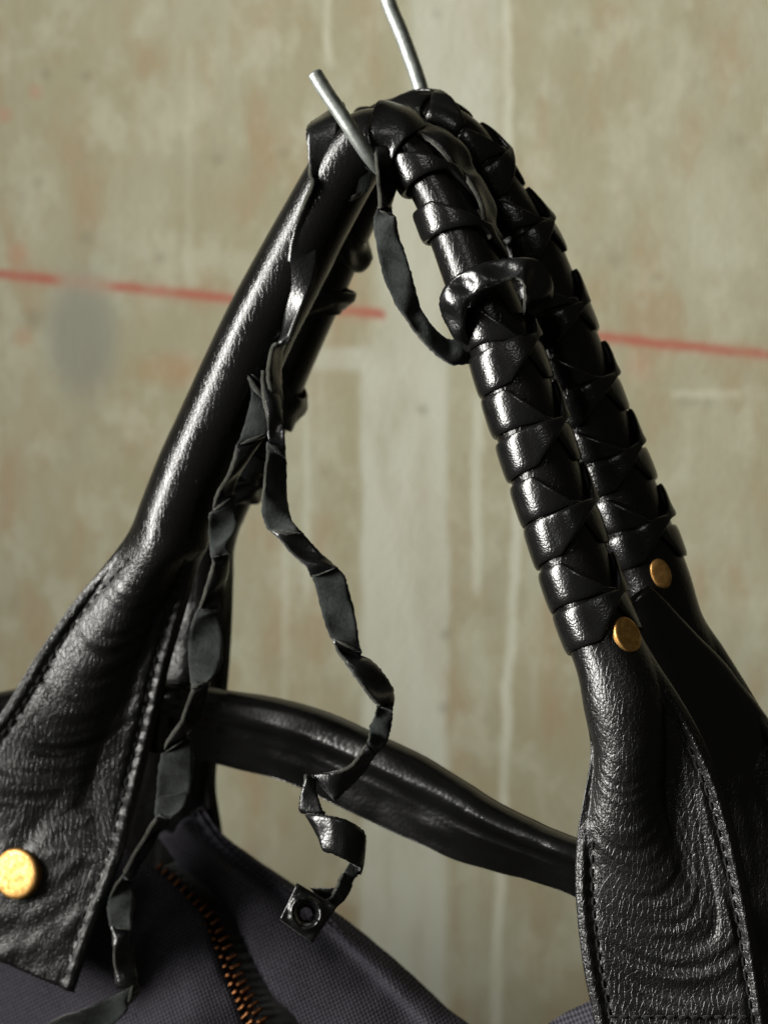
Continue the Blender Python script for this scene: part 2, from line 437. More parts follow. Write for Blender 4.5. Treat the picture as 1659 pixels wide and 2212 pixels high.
# ---- front handle
front_st = [
    # left tab, from its lower edge up
    (-330, 1930, 160, 2145, -60, 1, 6, 0.0, 0.9), (-295, 1850, 205, 2010, -60, 1, 20, 0.0, 0.9), (-235, 1775, 265, 1850, -50, 1, 26, 0.0, 0.8),
    (-150, 1695, 295, 1740, -30, 1, 30, 0.1, 0.7), (-60, 1620, 320, 1640, 0, 1, 24, 0.15, 0.6), (10, 1530, 345, 1540, 0, 1, 32, 0.15, 0.6),
    (80, 1415, 370, 1430, 0, 1, 44, 0.10, 0.62), (160, 1300, 405, 1310, 0, .97, 56, 0.08, 0.68), (225, 1222, 430, 1222, 0, .8, 66, 0.06, 0.78),
    (278, 1150, 450, 1180, 0, .35, 75, 0, 0.9), (308, 1080, 458, 1140, 0, .06, 75, 0, 1),
    (348, 980, 494, 1048, 0, 0, 75, 0, 1), (392, 885, 538, 955, 0, 0, 75, 0, 1), (442, 775, 585, 848, 0, 0, 75, 0, 1),
    (497, 660, 635, 735, 0, 0, 75, 0, 1), (556, 550, 690, 628, 0, 0, 70, 0, 1), (615, 445, 742, 522, 0, 0, 70, 0, 1),
    (665, 358, 785, 440, 0, 0, 70, 0, 1), (708, 292, 812, 392, 0, 0, 70, 0, 1), (760, 246, 826, 368, 0, 0, 65, 0, 1),
    (822, 234, 838, 362, 0, 0, 65, 0, 1), (890, 258, 852, 374, 0, 0, 65, 0, 1), (952, 318, 872, 402, 0, 0, 62, 0, 1),
    (1006, 398, 899, 447, 0, 0, 62, 0, 1), (1055, 492, 932, 532, 0, 0, 62, 0, 1), (1100, 592, 967, 632, 0, 0, 62, 0, 1),
    (1147, 702, 1009, 744, 0, 0, 70, 0, 1), (1194, 832, 1050, 876, 0, 0, 72, 0, 1), (1239, 966, 1094, 1011, 0, 0, 72, 0, 1),
    (1284, 1101, 1139, 1147, 0, 0, 72, 0, 1), (1329, 1236, 1184, 1283, 0, 0, 72, 0, 1), (1370, 1340, 1224, 1390, 0, 0.02, 75, 0, 1),
    (1412, 1418, 1250, 1462, 0, .25, 78, -0.05, 1), (1466, 1502, 1264, 1540, 0, .6, 78, -0.15, .85), (1516, 1592, 1277, 1622, 0, .88, 70, -.28, .66),
    (1560, 1700, 1264, 1712, 0, 1, 58, -.36, .54), (1590, 1800, 1248, 1802, 0, 1, 44, -.34, .54), (1612, 1900, 1243, 1905, 0, 1, 24, -.22, .6),
    (1631, 2000, 1250, 2008, 0, 1, 12, -.1, .8), (1646, 2100, 1263, 2104, 0, 1, 10, 0, .9), (1664, 2212, 1284, 2212, 0, 1, 10, 0, .9),
    (1680, 2330, 1292, 2330, 0, 1, 6, 0, .9)]
FH = Sweep(front_st, 14)
sL = FH.near(300, 1300); sR = FH.near(1395, 1640)
def wrinkle_front(i, q, de):
    hw = FH.hw[i] / UN; x = q * hw
    s = FH.s[i] / UN
    if FH.s[i] < FH.s[-1] / 2:                 # left tab
        v = (sL / UN - s)                      # downwards from the root of the bulge
        xc = FH.K[i][7] * hw
        g = v + (0.0065 - 0.0045 * min(1, max(0, v - 100) / 350)) * (x - xc) ** 2
        a = 5.0 * pn(x / 260, g / 28, 1.3) + 3.6 * pn(x / 120, g / 13, 7.1)
        fan = 5.0 * pn((x - xc) / (14 + max(v, 0) * 0.05), v / 260, 4.4)
        far = min(1, max(0, (abs(x - xc) - 60) / 60))
        a = a * (1 - 0.6 * far) + fan * far
        if v > 560: a = 7 * pn(x / 110, g / 60, 9.0) + 3 * pn(x / 40, g / 40, 2.0)
        pk = 2.5 * math.sin(s / 5.5) * math.exp(-((de - 30) / 16) ** 2)
        amp = min(1, max(0.2, (v + 150) / 200))
        rivet = 0.0
    else:
        v = (s - sR / UN)
        xc = FH.K[i][7] * hw
        flat = min(1, max(0, (v - 130) / 260))
        g = v + (0.0105 * (1 - flat) + 0.0026 * flat) * (x - xc) ** 2 - 0.12 * flat * x
        a = 3.6 * pn(x / 200, g / 24, 1.9) * (0.6 + flat) + 3.2 * pn(x / 110, g / 12, 5.0)
        fan = 5.0 * pn((x - xc - 0.22 * v) / 12, v / 210, 3.4)
        side = min(1, max(0, (x - xc - 55) / 50)) * (1 - flat)
        a = a * (1 - 0.8 * side) + fan * side
        a += flat * 4.5 * pn(x / 330, g / 27, 8.2)
        pk = 2.6 * math.sin(s / 5.2) * math.exp(-((de - 30) / 16) ** 2) * (0.7 * min(1, max(0, (FH.K[i][3] - 1740) / 90)) if q < 0 else 0.3)
        amp = min(1, max(0.15, (v + 160) / 200))
    a *= 1.0 if FH.s[i] > FH.s[-1] / 2 else 1.25
    calm = 1 - math.exp(-(de / 40) ** 2)
    return a * amp * calm + pk
handle = FH.build('handle', [M['tab']], bag, wrinkle_front, 96)
handle["label"] = "nearer laced leather handle with a brass rivet on each tab"

# ---- rear handle
rear_st = [
    (200, 2000, 492, 1960, 560, 1, 6, 0, .8), (230, 1850, 480, 1800, 520, 1, 10, 0, .8), (260, 1700, 467, 1680, 450, 1, 20, 0, .8),
    (300, 1550, 488, 1525, 360, 1, 40, 0, .8), (330, 1400, 500, 1380, 340, .9, 55, 0, .8), (360, 1270, 505, 1250, 330, .6, 60, 0, .9),
    (385, 1160, 508, 1180, 310, .2, 62, 0, 1), (412, 1065, 530, 1115, 300, 0, 65, 0, 1),
    (480, 905, 604, 962, 280, 0, 65, 0, 1), (552, 742, 672, 800, 260, 0, 65, 0, 1), (615, 600, 735, 658, 240, 0, 65, 0, 1),
    (675, 468, 790, 530, 220, 0, 65, 0, 1), (732, 342, 840, 418, 190, 0, 65, 0, 1), (790, 246, 858, 330, 165, 0, 65, 0, 1),
    (868, 206, 890, 292, 150, 0, 65, 0, 1), (950, 216, 934, 302, 150, 0, 65, 0, 1), (1024, 256, 974, 332, 160, 0, 65, 0, 1),
    (1082, 322, 1010, 386, 180, 0, 65, 0, 1), (1130, 402, 1040, 455, 200, 0, 65, 0, 1), (1196, 496, 1078, 546, 220, 0, 65, 0, 1),
    (1244, 604, 1112, 654, 240, 0, 65, 0, 1), (1297, 736, 1152, 787, 260, 0, 65, 0, 1), (1346, 867, 1198, 918, 280, 0, 65, 0, 1),
    (1400, 1001, 1248, 1052, 300, 0, 65, 0, 1), (1450, 1131, 1298, 1182, 310, 0, 65, 0, 1), (1489, 1239, 1342, 1290, 320, 0, 70, 0, 1),
    (1518, 1330, 1366, 1400, 330, .1, 70, 0, 1), (1566, 1405, 1382, 1520, 340, .55, 60, -.1, .9), (1650, 1545, 1404, 1700, 340, .95, 40, -.2, .7),
    (1760, 1750, 1436, 1880, 340, 1, 20, -.2, .7), (1830, 2000, 1450, 2100, 340, 1, 10, 0, .8), (1880, 2330, 1460, 2360, 340, 1, 6, 0, .8)]
Sweep.end_tilt = -1.0
RH = Sweep(rear_st, 12)
def wrinkle_rear(i, q, de):
    s = RH.s[i] / UN; x = q * RH.hw[i] / UN
    return (5 * pn(x / 90, s / 60, 6.0) + 3 * pn(x / 25, s / 120, 2.0)) * (1 - math.exp(-(de / 40) ** 2))
handle2 = RH.build('handle', [M['tab']], bag, wrinkle_rear, 64)
handle2["label"] = "farther laced leather handle behind the nearer one"

# ---- lace wraps on the handles
def skin(name, grid_top, grid_bot, mats, parent, closed_ends=True, edge_mat=2, bot_mat=1, uv=None):
    n, m = len(grid_top), len(grid_top[0])
    V = [p for r in grid_top for p in r] + [p for r in grid_bot for p in r]
    o = n * m
    F = []; fm = []
    for i in range(n - 1):
        for j in range(m - 1):
            a = i * m + j
            F.append((a, a + 1, a + m + 1, a + m)); fm.append(0)
            F.append((o + a, o + a + m, o + a + m + 1, o + a + 1)); fm.append(bot_mat)
        for j in (0, m - 1):
            a = i * m + j
            F.append((a, a + m, o + a + m, o + a) if j == 0 else (a + m, a, o + a, o + a + m)); fm.append(edge_mat)
    for i in (0, n - 1):
        for j in range(m - 1):
            a = i * m + j
            F.append((a + 1, a, o + a, o + a + 1) if i == 0 else (a, a + 1, o + a + 1, o + a)); fm.append(edge_mat)
    return link(name, V, F, mats, parent, fm)

LM = [M['wrap'], M['suede'], M['edge']]
LM2 = [M['lace'], M['suede'], M['edge']]
def wrap(H, parent, s0, kind, T, lift=0.0, gap=10.0, phc=64.0, seed=0, mats=LM, th=9.5, thr=1.0, phi0=-178, phi1=150, tilt=0.0, bend=14):
    """one turn of lace round the tube. Two turns cross at angle phc on the outer side, pulled to a point there.
    edges are distances along the handle from the crossing, in drawing units"""
    rnd = random.Random(seed)
    q4 = T / 4; hb = (q4 - gap / 2) * rnd.uniform(0.95, 1.03); s0 = s0 + rnd.uniform(-3, 3) * UN
    bend = bend + rnd.uniform(-7, 7); phc = phc + rnd.uniform(-5, 5)
    def A_edges(ph):
        top0, bot0 = -q4 - hb, -gap / 2
        topc, botc = -9, 3
        top1, bot1 = gap / 2, q4 + hb
        if ph < bend: return top0, bot0
        if ph < phc:
            f = (ph - bend) / (phc - bend)
            return top0 + (topc - top0) * f ** 1.05, bot0 + (botc - bot0) * f
        f = min(1, (ph - phc) / 34.0)
        return topc + (top1 - topc) * f, botc + (bot1 - botc) * f ** 0.95
    def R_edges(ph): return -q4, q4
    n = 64; m = 11
    top = []; bot = []
    tw = rnd.uniform(-8, 8) + tilt; ph_s = rnd.uniform(0, 6)
    for i in range(n):
        ph = phi0 + (phi1 - phi0) * i / (n - 1)
        if kind == 'R': a, b = R_edges(ph)
        else:
            a, b = A_edges(ph)
            if kind == 'B': a, b = -b, -a
        r1 = []; r2 = []
        for j in range(m):
            w = j / (m - 1)
            w = 0.5 - 0.5 * math.cos(math.pi * w) if 0 < j < m - 1 else w
            ss = s0 + (a + (b - a) * w + tw * math.sin(math.radians(ph)) + 1.6 * math.sin(ph / 17 + ph_s)) * UN
            e = abs(2 * w - 1)
            off = lift
            # over and under at the crossing
            if kind == 'B' and ph > bend: off += 9 * min(1, (ph - bend) / 30) * (1 - 0.7 * min(1, max(0, (ph - phc - 10) / 30)))
            # the turned-under fold stands proud along the slanting edge
            if kind in 'AB' and bend < ph < phc + 20:
                f = math.sin(min(1, (ph - bend) / (phc - bend)) * math.pi / 2)
                ed = (1 - w) if kind == 'A' else w
                off += 6 * f * ed ** 2
            if kind == 'R': off += 5 * pn(ph / 40, w * 2, seed + .3) * thr
            bow = 0.8 * (1 - e * e)
            o1 = off + th + bow - 3.0 * e ** 8
            r1.append(H.surf(math.radians(ph), ss, o1 * UN))
            r2.append(H.surf(math.radians(ph), ss, (off + 1.0 + bow) * UN))
        top.append(r1); bot.append(r2)
    return skin('lace_wrap', top, bot, mats, parent, edge_mat=0)

def crossings(H, pts):
    return [H.near(u, v) for u, v in pts]
fx = crossings(FH, [(1108, 738), (1166, 925), (1224, 1112), (1284, 1300)])
for i, s0 in enumerate(fx):
    T = (fx[1] - fx[0]) / UN if i == 0 else (fx[i] - fx[i - 1]) / UN
    wrap(FH, handle, s0, 'A', T, seed=10 + i, bend=-14, phc=34)
    wrap(FH, handle, s0, 'B', T, seed=20 + i, bend=0, phc=62)
# looser turns at the top of the nearer handle
def wrapA(u, v, T, lift, seed, **kw):
    return wrap(FH, handle, FH.near(u, v), 'A', T, lift=lift, seed=seed, mats=LM, bend=-8, phc=48, **kw)
wrapA(1028, 500, 172, 5, 41, th=11)
wrapA(968, 382, 178, 6, 42, th=11)
wrap(FH, handle, FH.near(868, 300), 'R', 150, lift=5, seed=43, mats=LM2, th=14, phi1=182, thr=2.0)

rs0 = RH.near(1147, 500)
RT = 172.0
r_list = [rs0 + (i * RT) * UN for i in range(-3, 0)] + crossings(RH, [(1147, 500), (1218, 660), (1286, 820), (1350, 978), (1410, 1136)])
for i, s0 in enumerate(r_list):
    fa = min(1, max(0, (i - 1) / 3))
    wrap(RH, handle2, s0, 'A', RT, seed=60 + i, bend=32 - 50 * fa, phc=78 - 46 * fa)
    wrap(RH, handle2, s0, 'B', RT, seed=80 + i, bend=34 - 36 * fa, phc=84 - 22 * fa)
for j, (u, v) in enumerate([(735, 470), (655, 650), (585, 800), (520, 960), (470, 1060)]):
    wrap(RH, handle2, RH.near(u, v), 'R', [150, 110, 170, 120, 140][j], lift=3, seed=100 + j, phi1=182, thr=5, mats=LM2, tilt=[50, -40, 60, 45, -50][j])

# ---- free laces
def ribbon(name, st, parent, mats=LM2, n=7, m=9, th=11.0, cup=13.0, seed=0, fray=2.2, slim=0.92):
    """st rows: (left u, v), (right u, v), depth, side, tilt   side 'g' grain towards the camera, 's' suede; tilt = right edge farther"""
    rnd = random.Random(seed)
    segs = [[]]; folds = []
    for i, r in enumerate(st):
        (lu, lv), (ru, rv), d, side = r[:4]
        tilt = r[4] if len(r) > 4 else 0.0
        L = np.array([lu, lv, d - tilt]); R = np.array([ru, rv, d + tilt])
        if i and side != st[i - 1][3]:
            # the lace turns over: a short slanting fold across its width
            q = st[i - 1]
            pt = q[4] if len(q) > 4 else 0.0
            L0 = np.array([q[0][0], q[0][1], q[2] - pt]); R0 = np.array([q[1][0], q[1][1], q[2] + pt])
            mL, mR = (L0 + L) / 2, (R0 + R) / 2
            mid = (mL + mR) / 2
            path = ((L + R) - (L0 + R0)) / 2; pl = np.linalg.norm(path[:2])
            sl = path * 0.42 * (1 if rnd.random() < 0.6 else -1)
            sl[2] = 0
            mL = mid + (mL - mid) * 0.97 - sl * 0.75; mR = mid + (mR - mid) * 0.97 + sl * 0.75
            mL[2] = mR[2] = mid[2]
            e0 = (mL, mR) if q[3] == 'g' else (mR, mL)
            segs[-1].append(np.concatenate(e0))
            folds.append(e0)
            segs.append([np.concatenate((e0[1], e0[0]))])
        Cm = (L + R) / 2; L = Cm + (L - Cm) * slim; R = Cm + (R - Cm) * slim
        segs[-1].append(np.concatenate((L, R) if side == 'g' else (R, L)))
    Ks = []
    for i, sg in enumerate(segs):
        Ks.append(crom(sg, n))
        if i < len(folds):
            a, b = folds[i]; md = (a + b) / 2; hf = (a - b) / 2
            w = np.linalg.norm(hf[:2])
            for t in np.linspace(0, math.pi, 8)[1:-1]:
                v = hf * math.cos(t); v = v + np.array([0, 0, -w * 0.5 * math.sin(t)])
                Ks.append(np.concatenate((md + v, md - v))[None])
    K = np.vstack(Ks)
    A = np.array([P(*r[:3]) for r in K]); B = np.array([P(*r[3:]) for r in K])
    C = (A + B) / 2
    nk = len(C)
    T = np.array([C[min(nk - 1, i + 4)] - C[max(0, i - 4)] for i in range(nk)]); X = B - A
    Nn = np.cross(X, T); Nn /= (np.linalg.norm(Nn, axis=1)[:, None] + 1e-12)
    Nn = -Nn
    top = []; bot = []
    for i in range(len(K)):
        r1 = []; r2 = []
        for j in range(m):
            w = j / (m - 1); e = 2 * w - 1
            if j in (0, m - 1):
                w += (1 if j else -1) * fray * UN * pn(i * 0.9, j, seed + .5) / max(np.linalg.norm(X[i]), 1e-5)
            p = A[i] + X[i] * w
            off = cup * (1 - e * e) * math.sin(i * 0.35 + seed) * 0.6 + 2.0 * pn(i / 5, w * 2, seed)
            r1.append(p + Nn[i] * (off + th / 2 - 1.5 * abs(e) ** 4) * UN)
            r2.append(p + Nn[i] * (off - th / 2) * UN)
        top.append(r1); bot.append(r2)
    return skin(name, top, bot, mats, parent)

def rows(fn, lst): return [(fn(*l), fn(*r), d, s) + tuple(x) for l, r, d, s, *x in lst]

# lace from the knot at the hook, round into the loose loop
lace1 = rows(c5, [((985, 150), (1130, 190), 95, 'g', 5), ((1000, 235), (1118, 280), 85, 'g', 25), ((1015, 390), (1112, 400), 88, 'g', 30), ((1022, 490), (1085, 475), 92, 'g', 25),
                  ((990, 580), (1115, 560), 98, 's', -14), ((1000, 700), (1135, 660), 100, 's', -6), ((1030, 860), (1180, 780), 100, 's', 0), ((1085, 1010), (1220, 920), 98, 's', 6),
                  ((1150, 1110), (1240, 1020), 92, 's', 12), ((1212, 1190), (1252, 1070), 90, 's', 18), ((1290, 1290), (1320, 1165), 92, 's', 10), ((1400, 1372), (1400, 1235), 98, 's', 10),
                  ((1470, 1390), (1462, 1222), 110, 's', 0), ((1580, 1360), (1560, 1240), 150, 's', 0), ((1650, 1290), (1640, 1200), 180, 's', 0)])
l1 = ribbon('lace', lace1, bag, seed=1)
l1["label"] = "lace looping from the hook down to the handle, suede side out"

# loose loop round the nearer handle
fd = lambda x, y: dep(c2(x, y)[0])
loop = [((490, 712), (512, 690), 60, 'g'), ((395, 625), (440, 640), 20, 'g'), ((305, 505), (415, 560), -14, 'g'), ((268, 392), (420, 480), -34, 'g'),
        ((312, 280), (458, 385), -46, 'g'), ((400, 212), (530, 322), -52, 'g'), ((520, 158), (620, 288), -54, 'g'), ((690, 128), (725, 252), -52, 'g'),
        ((852, 130), (770, 290), -46, 'g'), ((935, 225), (775, 350), -30, 'g'), ((952, 325), (770, 415), -4, 'g'), ((905, 420), (765, 470), 40, 'g'), ((830, 490), (760, 520), 100, 'g')]
lp = ribbon('lace_loop', [(c2(*b), c2(*a), d + 28, s, 12) for a, b, d, s in loop], bag, seed=3, th=13, n=9)
lp["label"] = "loose loop of lace round the nearer handle"

# ruffled lace on the outer side of the nearer handle, near the top
ruf = rows(c1, [((700, 690), (800, 640), 130, 'g', 30), ((800, 760), (930, 690), 120, 'g', 30), ((880, 840), (1030, 790), 118, 'g', 40), ((960, 920), (1050, 880), 120, 'g', 30),
                ((1000, 960), (1100, 950), 112, 'g', 40), ((1060, 1080), (1165, 1090), 106, 'g', 40), ((1080, 1190), (1165, 1180), 102, 'g', 30),
                ((1110, 1250), (1200, 1260), 96, 'g', 40)])
ribbon('lace', ruf, bag, seed=5, cup=8, slim=0.68)

# lace down the nearer handle's left leg
l3 = rows(c5, [((632, 30), (830, -90), 215, 'g', 0), ((606, 70), (815, 0), 155, 'g', 0), ((610, 145), (780, 160), 142, 'g', 0), ((620, 235), (735, 310), 146, 'g', 10), ((632, 310), (700, 385), 150, 'g', 22), ((640, 380), (690, 440), 150, 'g', 30), ((560, 560), (684, 560), 158, 'g', 16), ((520, 680), (682, 700), 162, 'g', 10),
               ((497, 800), (676, 850), 168, 'g', 4), ((490, 960), (630, 985), 176, 'g', -10), ((484, 1120), (560, 1130), 184, 'g', -20), ((470, 1230), (520, 1235), 190, 'g', -22),
               ((420, 1290), (480, 1290), 196, 'g', 26), ((396, 1400), (470, 1400), 200, 'g', 30), ((402, 1490), (470, 1490), 204, 'g', 26), ((420, 1580), (478, 1600), 206, 'g', 10), ((430, 1700), (480, 1700), 206, 'g', 0)])
ribbon('lace', l3, bag, seed=6, cup=3)
# lace on the inner side below the hook
l3b = rows(c5, [((930, 180), (1000, 250), 150, 'g', 10), ((860, 330), (985, 310), 150, 's', 10), ((800, 440), (960, 400), 168, 's', 0), ((790, 500), (860, 470), 176, 'g', 20), ((765, 600), (835, 560), 190, 'g', 20),
                ((735, 690), (790, 640), 205, 'g', 20), ((700, 780), (780, 740), 220, 'g', 10)])
ribbon('lace', l3b, bag, seed=8, cup=5)

# long lace hanging free, with the punched square end
l2 = rows(c6, [((905, -120), (990, -110), 215, 'g', 20), ((910, 0), (1000, 20), 200, 'g', 20), ((932, 130), (1010, 130), 185, 'g', 10), ((932, 220), (1026, 240), 170, 'g', 0), ((926, 320), (1025, 340), 155, 's', 20), ((908, 480), (1028, 500), 142, 's', 24), ((900, 590), (1052, 600), 132, 's', 10),
               ((930, 660), (1082, 655), 128, 's', -14), ((985, 715), (1115, 690), 124, 'g', 10), ((1060, 795), (1185, 770), 120, 'g', 14), ((1118, 850), (1270, 845), 118, 'g', 10),
               ((1150, 915), (1325, 905), 112, 's', 4), ((1180, 1010), (1350, 1000), 108, 's', 0), ((1205, 1110), (1378, 1110), 104, 's', 0), ((1232, 1190), (1390, 1215), 100, 's', 10),
               ((1270, 1255), (1400, 1295), 96, 'g', 10), ((1325, 1340), (1455, 1320), 90, 'g', 22), ((1385, 1425), (1510, 1380), 86, 'g', 26), ((1445, 1505), (1552, 1450), 84, 'g', 30)])
l2 += rows(c3, [((965, 325), (1062, 260), 86, 'g', 26), ((945, 385), (1058, 385), 90, 's', 8), ((912, 450), (1050, 470), 92, 's', 0), ((908, 520), (1015, 550), 92, 's', 14),
                ((860, 615), (950, 620), 94, 'g', 16), ((790, 700), (880, 725), 96, 'g', 20), ((690, 720), (790, 830), 98, 'g', 12), ((560, 735), (715, 910), 92, 'g', -10)])
l2a = ribbon('lace', l2, bag, seed=11)
l2a["label"] = "long lace hanging free and curling to a punched square end"
# the curl and the end
curl = rows(c3, [((560, 735), (690, 900), 98, 'g', -12), ((510, 800), (640, 930), 92, 'g', -16), ((492, 900), (612, 930), 84, 'g', -22), ((492, 955), (650, 960), 62, 's', -30)])
cl = [(c3(535, 740), c3(585, 770), 92, 'g', 10), (c3(515, 800), c3(605, 850), 90, 'g', 4), (c3(498, 870), c3(622, 910), 86, 'g', -2), (c3(490, 940), c3(640, 965), 84, 'g', -6), (c3(500, 965), c3(655, 975), 90, 'g', -10)]
ribbon('lace', cl, bag, seed=12, cup=2)
# wide curl: travels left to right, so its edges are the upper and lower ones
cw = [(c3(560, 1000), c3(535, 975), 84, 'g'), (c3(610, 1120), c3(590, 972), 66, 'g'), (c3(645, 1210), c3(640, 974), 55, 'g'), (c3(700, 1228), c3(700, 982), 48, 'g'), (c3(760, 1258), c3(770, 1000), 48, 'g'),
      (c3(820, 1292), c3(835, 1035), 60, 'g'), (c3(858, 1310), c3(878, 1075), 84, 'g'), (c3(862, 1330), c3(886, 1110), 112, 'g'), (c3(850, 1350), c3(875, 1160), 130, 'g')]
ribbon('lace', [(a, b, d, 'g', 0) for (a, b, d, s) in cw], bag, seed=13, cup=2, n=6)
ce = [(c3(790, 1270), c3(870, 1290), 118, 's', 0), (c3(770, 1310), c3(850, 1340), 112, 's', 6), (c3(740, 1360), c3(815, 1380), 108, 'g', 14), (c3(705, 1430), c3(800, 1440), 106, 'g', 12), (c3(680, 1480), c3(770, 1490), 106, 'g', 6),
      (c3(640, 1500), c3(715, 1540), 108, 'g', 6)]
ribbon('lace', ce, bag, seed=14, cup=2)
ce2 = [(c3(560, 1420), c3(620, 1500), 100, 's', 10), (c3(620, 1425), c3(660, 1510), 112, 's', 10), (c3(700, 1420), c3(720, 1510), 112, 's', 0)]
ribbon('lace', ce2, bag, seed=15, cup=2)

def end_tab():
    cs = [c3(480, 1392), c3(722, 1535), c3(572, 1752), c3(376, 1612)]
    ds = [78, 88, 70, 60]
    Q = [np.array(P(u, v, d)) for (u, v), d in zip(cs, ds)]
    hole = (0.50, 0.52); rh = 0.14
    nr, na = 12, 48
    def sq(a):
        c, s = math.cos(a), math.sin(a); k = 1 / max(abs(c), abs(s))
        return 0.5 + 0.5 * c * k, 0.5 + 0.5 * s * k
    nrm = np.cross(Q[1] - Q[0], Q[3] - Q[0]); nrm /= np.linalg.norm(nrm)
    if nrm[1] > 0: nrm = -nrm
    top = []; bot = []
    for i in range(nr + 1):
        t = i / nr
        r1 = []; r2 = []
        for j in range(na + 1):
            a = 2 * math.pi * j / na
            hx, hy = hole[0] + rh * math.cos(a), hole[1] + rh * 1.12 * math.sin(a)
            ex, ey = sq(a)
            x, y = hx + (ex - hx) * t, hy + (ey - hy) * t
            p = Q[0] * (1 - x) * (1 - y) + Q[1] * x * (1 - y) + Q[2] * x * y + Q[3] * (1 - x) * y
            d = math.hypot(x - hole[0], y - hole[1])
            ring = 11 * math.exp(-((d - 0.34) / 0.075) ** 2) - 13 * math.exp(-((d - 0.17) / 0.08) ** 2) - 5 * (t ** 6)
            curlz = 14 * ((x - .5) ** 2) * 2
            hgt = ring + curlz + 2.5 * pn(x * 7, y * 7, 3.3)
            r1.append(p + nrm * (hgt + 12) * UN); r2.append(p + nrm * (curlz - 10) * UN)
        top.append(r1); bot.append(r2)
    return skin('end_tab', top, bot, LM2, l2a)
end_tab()

# lace along the left tab
l4 = rows(c6, [((830, -120), (930, -40), 215, 'g', 0), ((850, 10), (960, 90), 205, 's', 0), ((800, 200), (945, 190), 196, 's', 0), ((775, 270), (900, 240), 192, 'g', 16), ((745, 390), (800, 380), 196, 'g', 22), ((685, 490), (765, 480), 206, 'g', 24),
               ((640, 600), (780, 580), 214, 's', 10), ((638, 700), (785, 655), 218, 's', 0), ((655, 800), (745, 730), 222, 's', -10), ((660, 850), (745, 800), 228, 'g', 20), ((628, 960), (735, 900), 236, 'g', 26), ((598, 1050), (712, 1000), 242, 'g', 20),
               ((558, 1120), (698, 1085), 248, 's', 12), ((538, 1220), (718, 1200), 250, 's', 0), ((542, 1340), (712, 1330), 252, 's', -8), ((560, 1440), (660, 1400), 256, 's', -14)])
l4 += rows(cA, [((1155, 950), (1265, 880), 262, 'g', 22), ((1128, 1030), (1230, 1000), 268, 'g', 28), ((1080, 1150), (1190, 1120), 276, 'g', 26), ((1000, 1260), (1120, 1215), 282, 'g', 14),
                ((960, 1340), (1172, 1290), 286, 's', 8), ((942, 1450), (1168, 1450), 290, 's', 0), ((934, 1580), (1145, 1580), 294, 's', 0)])
l4 += rows(cB, [((1005, 170), (1240, 130), 298, 's', 0), ((1000, 290), (1205, 230), 300, 's', -14), ((985, 360), (1060, 350), 304, 'g', 26), ((900, 500), (965, 520), 312, 'g', 26), ((820, 640), (885, 650), 320, 'g', 22),
                ((735, 770), (850, 710), 326, 's', 14), ((692, 870), (880, 850), 330, 's', 0), ((705, 990), (858, 950), 332, 's', -10), ((732, 1100), (850, 1060), 332, 'g', 12), ((735, 1180), (868, 1170), 330, 'g', 18),
                ((742, 1300), (885, 1290), 328, 'g', 14), ((752, 1420), (912, 1405), 322, 'g', 4)])
lace4 = ribbon('lace', l4, bag, seed=21)
lace4["label"] = "twisted lace hanging along the left tab"
l5 = rows(cB, [((900, 1390), (880, 1470), 318, 's', 10), ((760, 1450), (830, 1560), 312, 'g', 6), ((640, 1500), (760, 1640), 306, 'g', 0), ((500, 1555), (640, 1720), 300, 'g', -6), ((400, 1590), (520, 1760), 290, 'g', -14),
               ((300, 1650), (420, 1850), 290, 'g', -10), ((220, 1760), (330, 1950), 300, 'g', 0)])
ribbon('lace', [(b, a, d, s, *x) for a, b, d, s, *x in l5], bag, seed=23)

# ---- rivets
def disc_profile(name, centre, nrm, ru, rv, upv, mats, parent, prof, seg=40):
    n = Vector(nrm).normalized(); up = Vector(upv); up = (up - n * up.dot(n)).normalized(); x = up.cross(n)
    V = [Vector(centre) + n * prof[0][1] * UN]
    for r, h in prof[1:]:
        for j in range(seg):
            a = 2 * math.pi * j / seg
            V.append(Vector(centre) + (x * math.cos(a) * ru + up * math.sin(a) * rv) * r * UN + n * h * UN)
    F = [(0, 1 + j, 1 + (j + 1) % seg) for j in range(seg)]
    for k in range(len(prof) - 2):
        b = 1 + k * seg
        for j in range(seg):
            F.append((b + j, b + seg + j, b + seg + (j + 1) % seg, b + (j + 1) % seg))
    return link(name, V, F, mats, parent)
def handle_point(H, u, v):
    """front point and normal of a tab or tube nearest to a drawing position"""
    best = None
    for i in range(len(H.C)):
        for q in np.linspace(-0.98, 0.98, 99):
            p = H.C[i] + H.N[i] * q * H.hw[i]
            k = (DCAM + p[1]) / DCAM
            e = (p[0] / UN / k + 829.5 - u) ** 2 + ((Z0 - p[2]) / UN / k + 1106 - v) ** 2
            if best is None or e < best[0]: best = (e, i, q)
    _, i, q = best
    return i, q
RIV = [(0, 6), (0.6, 5.8), (0.86, 5.2), (0.95, 3.4), (1.0, 0), (1.01, -6), (0.98, -26)]
i, q = handle_point(FH, 50, 1882)
nrm = FH.F[i] * 1.0
c = FH.front(i, q, wrinkle_front) + nrm * 12 * UN
rv = disc_profile('rivet', c, (-0.42, -0.90, 0.05), 59, 59, (0, 0, 1), M['brass'], handle, RIV)
rv["label"] = "bright round brass rivet on the left tab"
